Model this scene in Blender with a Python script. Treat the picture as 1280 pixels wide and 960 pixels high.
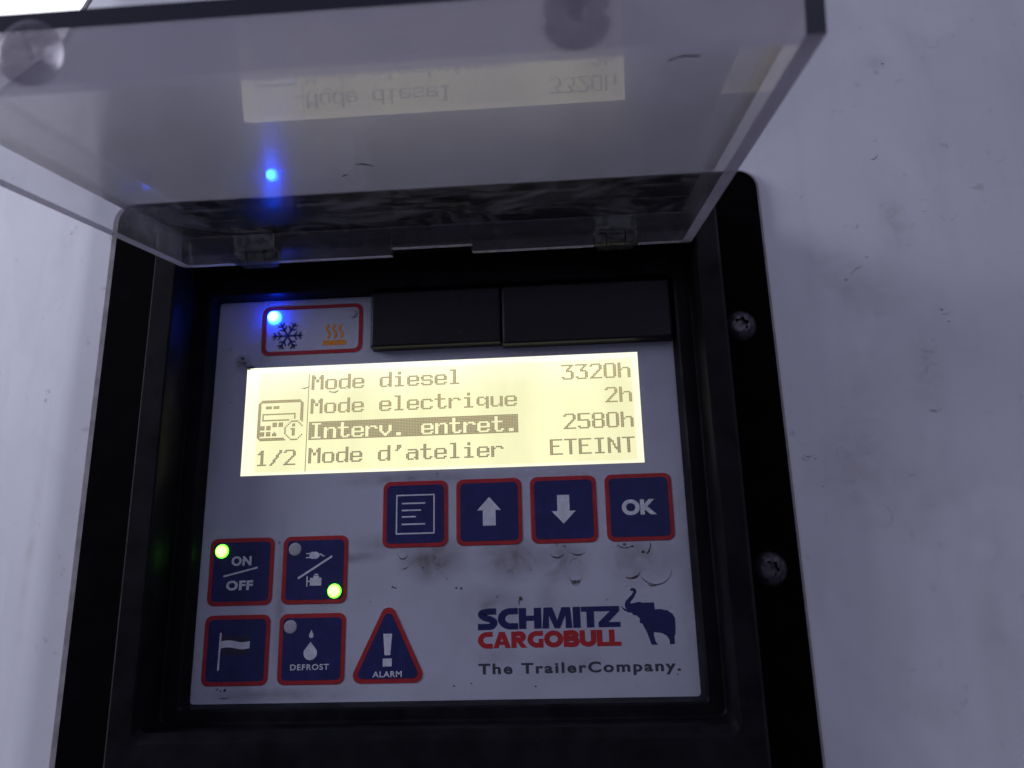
import bpy, bmesh, math, random
from mathutils import Vector, Matrix
random.seed(7)
S = 0.001                                   # everything below is written in millimetres
scn = bpy.context.scene
COL = scn.collection
for o in list(bpy.data.objects): bpy.data.objects.remove(o)

def V(x, y, z=0.0):                         # panel coordinates: x right, y up, z out of the panel -> world
    return Vector((x*S, -z*S, y*S))

# ------------------------------------------------------------------ camera
cam = bpy.data.cameras.new('camera'); camo = bpy.data.objects.new('camera', cam); COL.objects.link(camo)
R = ((0.99727, -0.02308, -0.07016), (0.04075, 0.96422, 0.26196), (0.06161, -0.2641, 0.96253))   # panel axes -> camera axes
right, up, back = [Vector((r[0], -r[2], r[1])) for r in R]
camo.matrix_world = Matrix.Translation(V(109.36, 1.57, 243.21)) @ Matrix((right, up, back)).transposed().to_4x4()
cam.sensor_width = 36.0; cam.lens = 36.0*1000/1280
cam.clip_start = 0.005; cam.clip_end = 50
cam.dof.use_dof = True; cam.dof.focus_distance = 0.252; cam.dof.aperture_fstop = 18.5
scn.camera = camo

# ------------------------------------------------------------------ world and light
w = bpy.data.worlds.new('World'); scn.world = w; w.use_nodes = True
nt = w.node_tree; nt.nodes.clear()
out = nt.nodes.new('ShaderNodeOutputWorld'); bg = nt.nodes.new('ShaderNodeBackground')
tc = nt.nodes.new('ShaderNodeTexCoord'); sx = nt.nodes.new('ShaderNodeSeparateXYZ')
nt.links.new(tc.outputs['Generated'], sx.inputs[0])
def ramp(nt, stops, src, interp='LINEAR'):
    r = nt.nodes.new('ShaderNodeValToRGB'); r.color_ramp.interpolation = interp
    while len(r.color_ramp.elements) < len(stops): r.color_ramp.elements.new(0.5)
    for e, (p, c) in zip(r.color_ramp.elements, stops): e.position = p; e.color = (*c, 1)
    nt.links.new(src, r.inputs[0]); return r.outputs['Color']
def mrange(nt, src, a, b, c=0.0, d=1.0):
    m = nt.nodes.new('ShaderNodeMapRange'); m.inputs[1].default_value = a; m.inputs[2].default_value = b
    m.inputs[3].default_value = c; m.inputs[4].default_value = d; nt.links.new(src, m.inputs[0]); return m.outputs[0]
elev = ramp(nt, [(0.0, (.055, .052, .075)), (0.42, (.075, .075, .125)), (0.52, (.182, .186, .30)), (1.0, (.275, .28, .45))],
            mrange(nt, sx.outputs[2], -1, 1))
behind = mrange(nt, sx.outputs[1], 0.30, 0.50)
mix = nt.nodes.new('ShaderNodeMix'); mix.data_type = 'RGBA'
nt.links.new(behind, mix.inputs[0]); nt.links.new(elev, mix.inputs[6]); mix.inputs[7].default_value = (2.5, 2.5, 2.75, 1)
nt.links.new(mix.outputs[2], bg.inputs[0]); bg.inputs[1].default_value = 0.88
nt.links.new(bg.outputs[0], out.inputs[0])

def area(name, pos, target, size, power, color):
    l = bpy.data.lights.new(name, 'AREA'); l.shape = 'DISK'; l.size = size*S; l.energy = power; l.color = color
    o = bpy.data.objects.new(name, l); COL.objects.link(o); o.location = V(*pos)
    o.rotation_euler = (V(*target)-V(*pos)).to_track_quat('-Z', 'Y').to_euler(); return o
area('daylight_left', (-520, 300, 270), (-20, 60, 0), 260, 1.7, (.80, .82, 1.0))
area('daylight_front', (330, 420, 700), (80, 30, 0), 420, .34, (.78, .78, 1.0))
vs = scn.view_settings; scn.display_settings.display_device = 'sRGB'
vs.view_transform = 'Standard'; vs.look = 'None'; vs.exposure = 0; vs.gamma = 1
cy = scn.cycles; cy.use_denoising = True; cy.denoiser = 'OPENIMAGEDENOISE'; cy.denoising_input_passes = 'RGB'; cy.max_bounces = 16; cy.transparent_max_bounces = 32
cy.transmission_bounces = 12; cy.glossy_bounces = 8; cy.sample_clamp_indirect = 12

# ------------------------------------------------------------------ mesh helpers
class MB:
    def __init__(s): s.v = []; s.f = []; s.m = []; s.sm = []
    def add(s, vs, fs, mi=0, smooth=False):
        b = len(s.v); s.v += [tuple(v) for v in vs]
        for f in fs: s.f.append([b+i for i in f]); s.m.append(mi); s.sm.append(smooth)
    def box(s, x0, x1, y0, y1, z0, z1, mi=0, xf=None, faces=None):
        vs = [(x, y, z) for z in (z0, z1) for y in (y0, y1) for x in (x0, x1)]
        fs = [(0, 2, 3, 1), (4, 5, 7, 6), (0, 1, 5, 4), (2, 6, 7, 3), (0, 4, 6, 2), (1, 3, 7, 5)]  # z0 z1 y0 y1 x0 x1
        if xf: vs = [xf(*v) for v in vs]
        for k, f in enumerate(fs): s.add_keep(vs, f, faces.get(k, mi) if faces else mi)
    def add_keep(s, vs, f, mi):
        b = len(s.v); s.v += [tuple(vs[i]) for i in f]; s.f.append(list(range(b, b+len(f)))); s.m.append(mi); s.sm.append(False)
    def flat(s, pts, z, mi=0): s.add([(x, y, z) for x, y in pts], [list(range(len(pts)))], mi)
    def prism(s, pts, z0, z1, mi=0):
        n = len(pts)
        s.add([(x, y, z1) for x, y in pts]+[(x, y, z0) for x, y in pts],
              [list(range(n))]+[(i, i+n, (i+1) % n+n, (i+1) % n) for i in range(n)], mi)
    def loft(s, loops, closed=True, cap_last=False, cap_first=False, mi=0, smooth=False):
        n = len(loops[0]); vs = [p for l in loops for p in l]; fs = []
        for k in range(len(loops)-1):
            for i in range(n if closed else n-1):
                j = (i+1) % n; fs.append((k*n+i, k*n+j, (k+1)*n+j, (k+1)*n+i))
        if cap_last: fs.append(list(range((len(loops)-1)*n, len(loops)*n)))
        if cap_first: fs.append(list(range(n))[::-1])
        s.add(vs, fs, mi, smooth)
    def tube(s, pts, r, n=10, mi=0, cap=True):
        loops = []
        for i, p in enumerate(pts):
            a = Vector(pts[max(i-1, 0)]); b = Vector(pts[min(i+1, len(pts)-1)]); d = (b-a).normalized()
            u = d.cross(Vector((0, 0, 1)) if abs(d.z) < .9 else Vector((1, 0, 0))).normalized(); v = d.cross(u)
            rr = r[i] if isinstance(r, (list, tuple)) else r
            loops.append([tuple(Vector(p)+rr*(math.cos(2*math.pi*k/n)*u+math.sin(2*math.pi*k/n)*v)) for k in range(n)])
        s.loft(loops, cap_last=cap, cap_first=cap, mi=mi, smooth=True)
    def build(s, name, mats, parent=None, origin=(0, 0, 0), weld=False, recalc=True):
        me = bpy.data.meshes.new(name); o0 = V(*origin)
        me.from_pydata([V(*v)-o0 for v in s.v], [], s.f)
        for m in (mats if isinstance(mats, (list, tuple)) else [mats]): me.materials.append(m)
        for p, mi, sm in zip(me.polygons, s.m, s.sm): p.material_index = mi; p.use_smooth = sm
        if weld or recalc:
            bm = bmesh.new(); bm.from_mesh(me)
            if weld: bmesh.ops.remove_doubles(bm, verts=bm.verts, dist=1e-7)
            if recalc: bmesh.ops.recalc_face_normals(bm, faces=bm.faces)
            bm.to_mesh(me); bm.free()
        o = bpy.data.objects.new(name, me); COL.objects.link(o)
        o.location = o0
        if parent:
            o.parent = parent; o.matrix_parent_inverse = parent.matrix_world.inverted() if False else Matrix.Translation(-world_loc(parent))
        return o
def world_loc(o):
    l = Vector((0, 0, 0))
    # parents only ever carry a translation; matrix_parent_inverse cancels the parent's
    return Vector(o.location)
def flatsheet(name, pts_list, z, mat, parent=None, origin=(0, 0, 0)):
    m = MB()
    for pts in pts_list: m.flat(pts, z)
    return face_out(m.build(name, mat, parent, origin, recalc=False))
def face_out(o):                            # flat print: make every face look out of the panel
    bm = bmesh.new(); bm.from_mesh(o.data)
    for f in bm.faces:
        f.normal_update()
        if f.normal.y > 0: f.normal_flip()
    bm.to_mesh(o.data); bm.free(); return o
def rr(x0, x1, y0, y1, r, n=6):
    pts = []
    for cx, cyy, a in ((x1-r, y1-r, 0), (x0+r, y1-r, 90), (x0+r, y0+r, 180), (x1-r, y0+r, 270)):
        for k in range(n+1):
            t = math.radians(a+90*k/n); pts.append((cx+r*math.cos(t), cyy+r*math.sin(t)))
    return pts
def L3(pts, z): return [(x, y, z) for x, y in pts]
def circ(cx, cyy, r, n=24): return [(cx+r*math.cos(2*math.pi*k/n), cyy+r*math.sin(2*math.pi*k/n)) for k in range(n)]
def tag(o, label=None, cat=None, group=None, kind=None):
    for k, v in (('label', label), ('category', cat), ('group', group), ('kind', kind)):
        if v: o[k] = v
    return o
def strokes(m, lines, wd, z):               # print lines as quads, each lifted a hair over the one before
    for ln in lines:
        for (ax, ay), (bx, by) in zip(ln, ln[1:]):
            d = Vector((bx-ax, by-ay)); l = d.length; d /= l; n = Vector((-d.y, d.x))*wd/2; e = d*wd*0.25
            a = Vector((ax, ay))-e; b = Vector((bx, by))+e; z += 0.002
            m.flat([(a+n)[:], (a-n)[:], (b-n)[:], (b+n)[:]], z)
def text(name, body, x0, x1, y0, y1, z, mat, parent, off=0.0, space=1.0, skew=0.0, origin=(0, 0, 0)):
    c = bpy.data.curves.new(name, 'FONT'); c.body = body; c.offset = off; c.space_character = space; c.size = 1
    c.resolution_u = 6
    t = bpy.data.objects.new(name, c); COL.objects.link(t)
    dg = bpy.context.evaluated_depsgraph_get(); dg.update()
    me = bpy.data.meshes.new_from_object(t.evaluated_get(dg)); bpy.data.objects.remove(t)
    xs = [v.co.x for v in me.vertices]; ys = [v.co.y for v in me.vertices]
    a, b, c0, d = min(xs), max(xs), min(ys), max(ys)
    m = MB(); m.v = [(x0+(v.co.x-a)/(b-a)*(x1-x0)+skew*(v.co.y-c0)/(d-c0), y0+(v.co.y-c0)/(d-c0)*(y1-y0), z) for v in me.vertices]
    m.f = [list(p.vertices) for p in me.polygons]; m.m = [0]*len(m.f); m.sm = [False]*len(m.f)
    return face_out(m.build(name, mat, parent, origin, recalc=False))

# ------------------------------------------------------------------ materials
def new(name):
    m = bpy.data.materials.new(name); m.use_nodes = True; return m, m.node_tree, m.node_tree.nodes['Principled BSDF']
def noise(nt, scale, detail=4, rough=.55, stretch=None, dist=0.0):
    tc = nt.nodes.new('ShaderNodeTexCoord'); n = nt.nodes.new('ShaderNodeTexNoise')
    n.inputs['Scale'].default_value = scale; n.inputs['Detail'].default_value = detail; n.inputs['Roughness'].default_value = rough
    n.inputs['Distortion'].default_value = dist
    src = tc.outputs['Object']
    if stretch:
        mp = nt.nodes.new('ShaderNodeMapping'); mp.inputs['Scale'].default_value = stretch
        nt.links.new(src, mp.inputs[0]); src = mp.outputs[0]
    nt.links.new(src, n.inputs['Vector']); return n.outputs['Fac']
def math_(nt, op, a, b=None, c=None):
    m = nt.nodes.new('ShaderNodeMath'); m.operation = op
    for i, x in enumerate((a, b, c)):
        if x is None: continue
        if isinstance(x, (int, float)): m.inputs[i].default_value = x
        else: nt.links.new(x, m.inputs[i])
    return m.outputs[0]
def mixc(nt, fac, a, b):
    m = nt.nodes.new('ShaderNodeMix'); m.data_type = 'RGBA'
    if isinstance(fac, (int, float)): m.inputs[0].default_value = fac
    else: nt.links.new(fac, m.inputs[0])
    for i, x in ((6, a), (7, b)):
        if isinstance(x, tuple): m.inputs[i].default_value = (*x, 1)
        else: nt.links.new(x, m.inputs[i])
    return m.outputs[2]
def bump(nt, b, h, strength, dist=0.0002):
    n = nt.nodes.new('ShaderNodeBump'); n.inputs['Strength'].default_value = strength; n.inputs['Distance'].default_value = dist
    nt.links.new(h, n.inputs['Height']); nt.links.new(n.outputs[0], b.inputs['Normal'])
def spots(nt, lst):                         # sum of soft elliptical grime patches at real places on the sheet (mm)
    tc = nt.nodes.new('ShaderNodeTexCoord'); tot = None
    for (x, y, rx, ry, st) in lst:
        mp = nt.nodes.new('ShaderNodeMapping'); mp.vector_type = 'POINT'
        sc = Vector((1/(rx*S), 0, 1/(ry*S))); mp.inputs['Scale'].default_value = sc
        mp.inputs['Location'].default_value = (-x/rx, 0, -y/ry)
        nt.links.new(tc.outputs['Object'], mp.inputs[0])
        ln = nt.nodes.new('ShaderNodeVectorMath'); ln.operation = 'LENGTH'; nt.links.new(mp.outputs[0], ln.inputs[0])
        v = mrange(nt, ln.outputs['Value'], 1, 0, 0, st)
        tot = v if tot is None else math_(nt, 'ADD', tot, v)
    return tot
def plain(name, col, rough=.5, spec=.5, nz=0.0, scale=300):
    m, nt, b = new(name); b.inputs['Roughness'].default_value = rough; b.inputs['Specular IOR Level'].default_value = spec
    if nz:
        f = mrange(nt, noise(nt, scale), .3, .7)
        nt.links.new(mixc(nt, f, tuple(c*(1-nz) for c in col), tuple(min(1, c*(1+nz)) for c in col)), b.inputs['Base Color'])
    else: b.inputs['Base Color'].default_value = (*col, 1)
    return m
def emis(name, col, st=1.0):
    m, nt, b = new(name); b.inputs['Base Color'].default_value = (0, 0, 0, 1)
    b.inputs['Emission Color'].default_value = (*col, 1); b.inputs['Emission Strength'].default_value = st; return m

# white paint of the trailer wall: faint mottling, road film, fine specks
M_wall, nt, b = new('white_paint')
n1 = mrange(nt, noise(nt, 22, 6, .6, dist=.6), .35, .75); n2 = mrange(nt, noise(nt, 260, 3, .6), .66, .74)
n3 = mrange(nt, noise(nt, 60, 5, .6, (1, 1, .25), 1.0), .52, .72)
c = mixc(nt, n1, (.80, .80, .80), (.73, .725, .72))
c = mixc(nt, math_(nt, 'MULTIPLY', n3, .11), c, (.42, .40, .37))
st = mrange(nt, noise(nt, 70, 5, .6, (1, 1, .07), .4), .52, .78)
c = mixc(nt, math_(nt, 'MULTIPLY', st, .13), c, (.34, .31, .27))
wp = mrange(nt, noise(nt, 14, 3, .5, (1.0, 1, .6), 1.4), .47, .50)
c = mixc(nt, math_(nt, 'MULTIPLY', wp, .10), c, (.45, .44, .42))
sc_ = mrange(nt, noise(nt, 300, 3, .5, (.12, 1, 1.3), .6), .70, .74)
c = mixc(nt, math_(nt, 'MULTIPLY', sc_, .08), c, (.30, .28, .25))
c = mixc(nt, math_(nt, 'MULTIPLY', n2, .30), c, (.28, .25, .22))
wsp = spots(nt, [(219, 117, 6, 12, .9), (203, 96, 20, 12, .6), (221, 66, 6, 16, .9), (195, 40, 14, 14, .7), (215, 30, 30, 20, .5), (196, 106, 12, 5, .5), (232, 10, 20, 14, .5), (228, -8, 6, 16, .5),
                 (195, 20, 5, 30, .35), (205, 60, 16, 30, .4), (-62, 20, 4, 60, .6), (-66, 130, 12, 16, .5), (205, -30, 14, 8, .5), (222, 178, 6, 4, .7)])
c = mixc(nt, math_(nt, 'MULTIPLY', math_(nt, 'MULTIPLY', wsp, mrange(nt, noise(nt, 110, 6, .65, dist=1.0), .38, .7, .1, 1)), .55), c, (.30, .26, .22))
nt.links.new(c, b.inputs['Base Color']); b.inputs['Roughness'].default_value = .6; b.inputs['Specular IOR Level'].default_value = .3
bump(nt, b, noise(nt, 500, 4), .10)
# housing plastic
M_black, nt, b = new('black_plastic')
nt.links.new(mixc(nt, mrange(nt, noise(nt, 120, 5), .35, .7), (.004, .004, .005), (.010, .0095, .011)), b.inputs['Base Color'])
nt.links.new(mrange(nt, noise(nt, 90, 5), .3, .7, .32, .55), b.inputs['Roughness'])
bump(nt, b, noise(nt, 1500, 3), .25); b.inputs['Specular IOR Level'].default_value = .075
M_flange, nt, b = new('matt_black_plastic')
nt.links.new(mixc(nt, mrange(nt, noise(nt, 140, 5), .35, .7), (.0012, .0011, .0013), (.0028, .0025, .0026)), b.inputs['Base Color'])
b.inputs['Roughness'].default_value = .8; b.inputs['Specular IOR Level'].default_value = .04
M_gasket = plain('grey_sealant', (.30, .28, .27), .7, .3, .25, 200)
# printed face sheet with thumb grime
M_sheet, nt, b = new('printed_face_sheet')
g = spots(nt, [(52.6, 19.8, 13, 4, .45), (68.5, 15.5, 13, 9, .9), (92, 14.3, 12, 8, .9), (108, 13.5, 9, 8, .75), (131, 13.5, 13, 9, .7),
               (46.5, 15.8, 9, 2.0, .9), (86, 1.5, 12, 7, .5), (103, 1.0, 5, 12, .35), (6, 79, 3.5, 4, 1.0), (106, -15.6, 16, 5, .35), (87, -13, 8, 4, .45),
               (11, 21.2, 12, 2, .5), (20, -22.6, 30, 2.5, .6), (-1, 60, 5, 60, .35), (144, 10, 4, 40, .35), (57, 40, 20, 4, .3), (22.5, 6, 2.2, 30, .45), (72, 39, 40, 2.5, .35)])
gn = math_(nt, 'MULTIPLY', g, mrange(nt, noise(nt, 130, 6, .65, dist=.8), .32, .68, .25, 1.15))
g2 = mrange(nt, noise(nt, 420, 4, .6), .66, .74, 0, .30)
g3 = mrange(nt, noise(nt, 45, 6, .6, dist=.5), .45, .75, 0, .16)
tot = math_(nt, 'MINIMUM', math_(nt, 'ADD', math_(nt, 'MULTIPLY', gn, 1.0), math_(nt, 'ADD', g2, g3)), .8)
nt.links.new(mixc(nt, tot, (.46, .47, .53), (.10, .078, .066)), b.inputs['Base Color'])
b.inputs['Roughness'].default_value = .42; b.inputs['Specular IOR Level'].default_value = .35
M_red = plain('red_print', (.36, .018, .022), .45, .35, .18, 250)
M_navy = plain('navy_print', (.014, .016, .095), .42, .35, .25, 260)
M_navy_dk = plain('navy_ink', (.012, .014, .085), .42, .35, .12, 260)
M_logo_red = plain('logo_red_ink', (.40, .018, .02), .45, .35, .1, 260)
M_white = plain('white_print', (.62, .62, .66), .45, .3, .15, 500)
M_grey = plain('grey_print', (.045, .045, .06), .5, .3, .15, 500)
M_flagdk = plain('smoked_print', (.030, .030, .050), .5, .3, .15, 500)
M_orange = plain('orange_ink', (.72, .27, .03), .5, .3, .12, 500)
def grime(name, col, lo, hi, scale):
    m, nt, b = new(name); b.inputs['Base Color'].default_value = (*col, 1); b.inputs['Roughness'].default_value = .85; b.inputs['Specular IOR Level'].default_value = .1
    nt.links.new(mrange(nt, noise(nt, scale, 5, .65), .38, .62, lo, hi), b.inputs['Alpha']); return m
M_dirt = grime('brown_grime', (.05, .036, .028), .25, .95, 900)
M_scuff = grime('faint_scuff', (.14, .12, .11), .0, .40, 700)
M_steel, nt, b = new('dull_screw_steel')
nt.links.new(mixc(nt, mrange(nt, noise(nt, 600, 4), .4, .65), (.10, .09, .10), (.035, .03, .032)), b.inputs['Base Color'])
b.inputs['Metallic'].default_value = .85; b.inputs['Roughness'].default_value = .42
M_cover = plain('port_cover_rubber', (.008, .0078, .010), .5, .3, .25, 300)
# clear acrylic sheet: Schlick reflection on both faces, thin haze of scratches and dust
def acrylic(name, tint, haze0, haze1, scr=.005, f0=.045, wide=.20, hz=(.50, .49, .52), fog=.0):
    m = bpy.data.materials.new(name); m.use_nodes = True; nt = m.node_tree; nt.nodes.clear(); N = nt.nodes
    out = N.new('ShaderNodeOutputMaterial'); geo = N.new('ShaderNodeNewGeometry')
    dot = N.new('ShaderNodeVectorMath'); dot.operation = 'DOT_PRODUCT'
    nt.links.new(geo.outputs['Normal'], dot.inputs[0]); nt.links.new(geo.outputs['Incoming'], dot.inputs[1])
    c = math_(nt, 'ABSOLUTE', dot.outputs['Value'])
    F = math_(nt, 'MULTIPLY_ADD', math_(nt, 'POWER', math_(nt, 'SUBTRACT', 1.0, c), 5.0), 1-f0, f0)
    tr = N.new('ShaderNodeBsdfTransparent'); tr.inputs[0].default_value = (*tint, 1)
    if fog:                                  # fine scratches blur part of what is seen through the sheet
        rf = N.new('ShaderNodeBsdfRefraction'); rf.inputs['IOR'].default_value = 1.12; rf.inputs['Roughness'].default_value = .45; rf.inputs['Color'].default_value = (*tint, 1)
        fm = N.new('ShaderNodeMixShader'); fm.inputs[0].default_value = fog
        nt.links.new(tr.outputs[0], fm.inputs[1]); nt.links.new(rf.outputs[0], fm.inputs[2]); tr = fm
    g1 = N.new('ShaderNodeBsdfGlossy'); g1.inputs['Roughness'].default_value = scr; g1.inputs['Color'].default_value = (.95, .89, .82, 1)
    g2 = N.new('ShaderNodeBsdfGlossy'); g2.inputs['Roughness'].default_value = .24
    gm = N.new('ShaderNodeMixShader'); gm.inputs[0].default_value = wide
    nt.links.new(g1.outputs[0], gm.inputs[1]); nt.links.new(g2.outputs[0], gm.inputs[2])
    s1 = N.new('ShaderNodeMixShader'); nt.links.new(F, s1.inputs[0]); nt.links.new(tr.outputs[0], s1.inputs[1]); nt.links.new(gm.outputs[0], s1.inputs[2])
    df = N.new('ShaderNodeBsdfDiffuse'); df.inputs[0].default_value = (*hz, 1)
    tl = N.new('ShaderNodeBsdfTranslucent'); tl.inputs[0].default_value = (*hz, 1)
    dm = N.new('ShaderNodeMixShader'); dm.inputs[0].default_value = .5
    nt.links.new(df.outputs[0], dm.inputs[1]); nt.links.new(tl.outputs[0], dm.inputs[2])
    h = mrange(nt, noise(nt, 34, 6, .66, dist=1.8), .46, .72, haze0, haze1)
    wv = noise(nt, 140, 5, .7, (.25, 1.0, 1.6), 2.0)
    h = math_(nt, 'ADD', h, mrange(nt, wv, .50, .75, 0, haze1*.3))
    s2 = N.new('ShaderNodeMixShader'); nt.links.new(h, s2.inputs[0]); nt.links.new(s1.outputs[0], s2.inputs[1]); nt.links.new(dm.outputs[0], s2.inputs[2])
    nt.links.new(s2.outputs[0], out.inputs[0]); return m
M_acr = acrylic('scratched_clear_acrylic', (.89, .88, .88), .0, .17, wide=.38, fog=.50)
M_acr_w = acrylic('clear_acrylic_wall', (.93, .93, .94), .04, .16)
M_dusty = acrylic('dusty_outer_face', (.93, .92, .95), .0, .07, .3, .015, 1.0)
M_bump = acrylic('cloudy_bumper_rubber', (.80, .79, .81), .14, .42, .22, .02, .6, (.66, .65, .70))
M_front = acrylic('milky_front_wall', (.88, .87, .88), .48, .72, .08, hz=(.68, .67, .72))
M_pale = acrylic('pale_piped_light_edge', (.9, .9, .93), .5, .65, .2, .05, .5, (.90, .88, .95))  # pale colour imitates light piped through the sheet to its edge
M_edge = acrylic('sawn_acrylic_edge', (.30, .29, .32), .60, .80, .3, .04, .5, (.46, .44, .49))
M_enddk = plain('painted_dark_end', (.030, .028, .045), .4, .4)  # dark colour stands in for the black housing seen end-on through the sheet
M_clear, nt, b = new('moulded_clear_plastic')
b.inputs['Transmission Weight'].default_value = 1; b.inputs['IOR'].default_value = 1.25; b.inputs['Roughness'].default_value = .30; b.inputs['Specular IOR Level'].default_value = .12
b.inputs['Base Color'].default_value = (.85, .85, .88, 1)
M_hinge, nt, b = new('cloudy_hinge_plastic')
b.inputs['Transmission Weight'].default_value = .75; b.inputs['IOR'].default_value = 1.4; b.inputs['Roughness'].default_value = .22
nt.links.new(mixc(nt, mrange(nt, noise(nt, 500, 4), .4, .65), (.40, .41, .38), (.12, .13, .12)), b.inputs['Base Color'])
# backlit display
M_lcd, nt, b = new('backlit_display')
tc = nt.nodes.new('ShaderNodeTexCoord'); sp = nt.nodes.new('ShaderNodeSeparateXYZ'); nt.links.new(tc.outputs['Object'], sp.inputs[0])
X, Z = sp.outputs[0], sp.outputs[2]
def edge(src, a, b_): return mrange(nt, src, a*S, b_*S)
inx = math_(nt, 'MINIMUM', edge(X, 11.9, 12.3), edge(X, 131.9, 131.4)); iny = math_(nt, 'MINIMUM', edge(Z, 75.4, 75.0), edge(Z, 42.6, 43.0))
inside = math_(nt, 'MULTIPLY', inx, iny)
top = edge(Z, 60, 77); rgt = edge(X, 150, 20)
glow = math_(nt, 'MULTIPLY', math_(nt, 'MULTIPLY', top, top), math_(nt, 'ADD', .45, math_(nt, 'MULTIPLY', rgt, .55)))
pat = mrange(nt, noise(nt, 60, 4, .5, (1, 1, .3)), .35, .65, .90, 1.05)
col_in = mixc(nt, glow, (.98, .96, .54), (1.22, 1.20, .92)); colm = mixc(nt, glow, (1.15, 1.12, .80), (1.3, 1.3, 1.05))
c = mixc(nt, math_(nt, 'MULTIPLY', inside, .85), colm, col_in)
b.inputs['Base Color'].default_value = (.05, .05, .04, 1); nt.links.new(c, b.inputs['Emission Color']); nt.links.new(pat, b.inputs['Emission Strength'])
b.inputs['Roughness'].default_value = .5
M_pix, nt, b = new('display_pixels'); b.inputs['Base Color'].default_value = (.05, .04, .03, 1)
tc = nt.nodes.new('ShaderNodeTexCoord'); sp = nt.nodes.new('ShaderNodeSeparateXYZ'); nt.links.new(tc.outputs['Object'], sp.inputs[0])
nt.links.new(mixc(nt, mrange(nt, sp.outputs[2], 45*S, 76*S), (.23, .18, .11), (.42, .35, .17)), b.inputs['Emission Color']); b.inputs['Emission Strength'].default_value = 1
def led_mat(name, core, rim, r, st):
    m, nt, b = new(name); tc = nt.nodes.new('ShaderNodeTexCoord')
    mp = nt.nodes.new('ShaderNodeMapping'); mp.inputs['Scale'].default_value = (1/(r*S), 0, 1/(r*S)); nt.links.new(tc.outputs['Object'], mp.inputs[0])
    ln = nt.nodes.new('ShaderNodeVectorMath'); ln.operation = 'LENGTH'; nt.links.new(mp.outputs[0], ln.inputs[0])
    f = mrange(nt, ln.outputs['Value'], .50, 1.0)
    b.inputs['Base Color'].default_value = (.02, .02, .02, 1)
    nt.links.new(mixc(nt, f, core, rim), b.inputs['Emission Color']); b.inputs['Emission Strength'].default_value = st; return m
M_blue = led_mat('blue_led', (1.3, 10.0, 95.0), (.0, .8, 95.0), 2.2, 1.0)
M_green = led_mat('green_led', (2.2, 8.0, .7), (.08, 3.6, .0), 2.15, 1.0)
M_off = plain('unlit_led_lens', (.42, .40, .43), .4, .4, .1)

# ------------------------------------------------------------------ the wall the unit is mounted on
def bendz(x):                               # the sheet folds back to the left of the unit
    if x > -50: return -1.0
    if x > -58: return -1.0-(x+50)**2/16*math.tan(math.radians(30))
    return -1.0-4*math.tan(math.radians(30))-(-58-x)*math.tan(math.radians(30))
m = MB()
xs = [-420, -300, -200, -150, -120, -100, -86, -72, -64]+[-58+k for k in range(9)]+[-44, 0, 60, 120, 180, 240, 300, 420, 600, 900]
def topy(x):
    return max(222.5, 210.9+(x+99.6)*0.86) if x < -20 else 279.4+(x+20)*.86
for a, b_ in zip(xs, xs[1:]):
    for y0, y1 in ((-600, -100), (-100, 0)):
        m.add([(a, y0, bendz(a)), (b_, y0, bendz(b_)), (b_, y1, bendz(b_)), (a, y1, bendz(a))], [(0, 1, 2, 3)], smooth=True)
    m.add([(a, 0, bendz(a)), (b_, 0, bendz(b_)), (b_, topy(b_), bendz(b_)), (a, topy(a), bendz(a))], [(0, 1, 2, 3)], smooth=True)
wall = m.build('trailer_wall', M_wall, weld=True)
tag(wall, 'white painted trailer wall sheet behind the black control unit, scuffed, folding back on its left', 'wall panel', kind='thing')
face_out(wall)
m = MB(); m.tube([(x, topy(x), bendz(x)-.5) for x in xs], 1.6, 8)
m.build('edge_trim', M_gasket, wall)

def crescent(m, cx, cyy, rx, ry, a0, a1, wd, z, n=14, peak=.5):
    loop = []; inner = []
    for k in range(n+1):
        t = k/n; a = math.radians(a0+(a1-a0)*t); ww = wd*(math.sin(math.pi*t**(math.log(.5)/math.log(peak)))**.8)*random.uniform(.7, 1.15)+.03
        loop.append((cx+(rx+ww/2)*math.cos(a), cyy+(ry+ww/2)*math.sin(a))); inner.append((cx+(rx-ww/2)*math.cos(a), cyy+(ry-ww/2)*math.sin(a)))
    for k in range(n): m.flat([loop[k], loop[k+1], inner[k+1], inner[k]], z)
def blob(m, cx, cyy, r, z, e=1.0):
    a = random.random()*6; m.flat([(cx+r*e*random.uniform(.6, 1.1)*math.cos(a+k*.9), cyy+r*random.uniform(.6, 1.1)*math.sin(a+k*.9)) for k in range(7)], z)
z = -.9; m = MB()
for (x, y, rx, ry, a0, a1, wd) in [(223, 76, 2.6, 2.6, 215, 340, .8), (222, 56.6, 2.2, 2.0, 205, 335, .9), (229, 123, 2.2, 2.2, 0, 360, .18), (214.9, 143, 2.2, 2.4, 230, 350, .5),
        (208, 97, 6, 6, 95, 165, .45), (235.5, 76, 3, 3.2, 190, 350, .15), (229.7, 88, 2, 2.6, 240, 330, .6), (236, 121, 3.2, 3.6, 200, 340, .13), (217.5, 122, 2.6, 2.6, 0, 360, .12),
        (183, 44, 2, 2, 200, 330, .35), (212, 38, 2.5, 2.5, 190, 330, .15), (203, -18, 2.2, 1.2, 200, 340, .3)]:
    crescent(m, x, y, rx, ry, a0, a1, wd, z)
for k in range(16):
    x, y, q_ = random.uniform(182, 262), random.uniform(-40, 190), random.uniform(1.2, 3.2); a_ = random.uniform(0, 360)
    crescent(m, x, y, q_, q_*random.uniform(.9, 1.4), a_, a_+random.uniform(120, 340), random.uniform(.05, .15), z)
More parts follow.
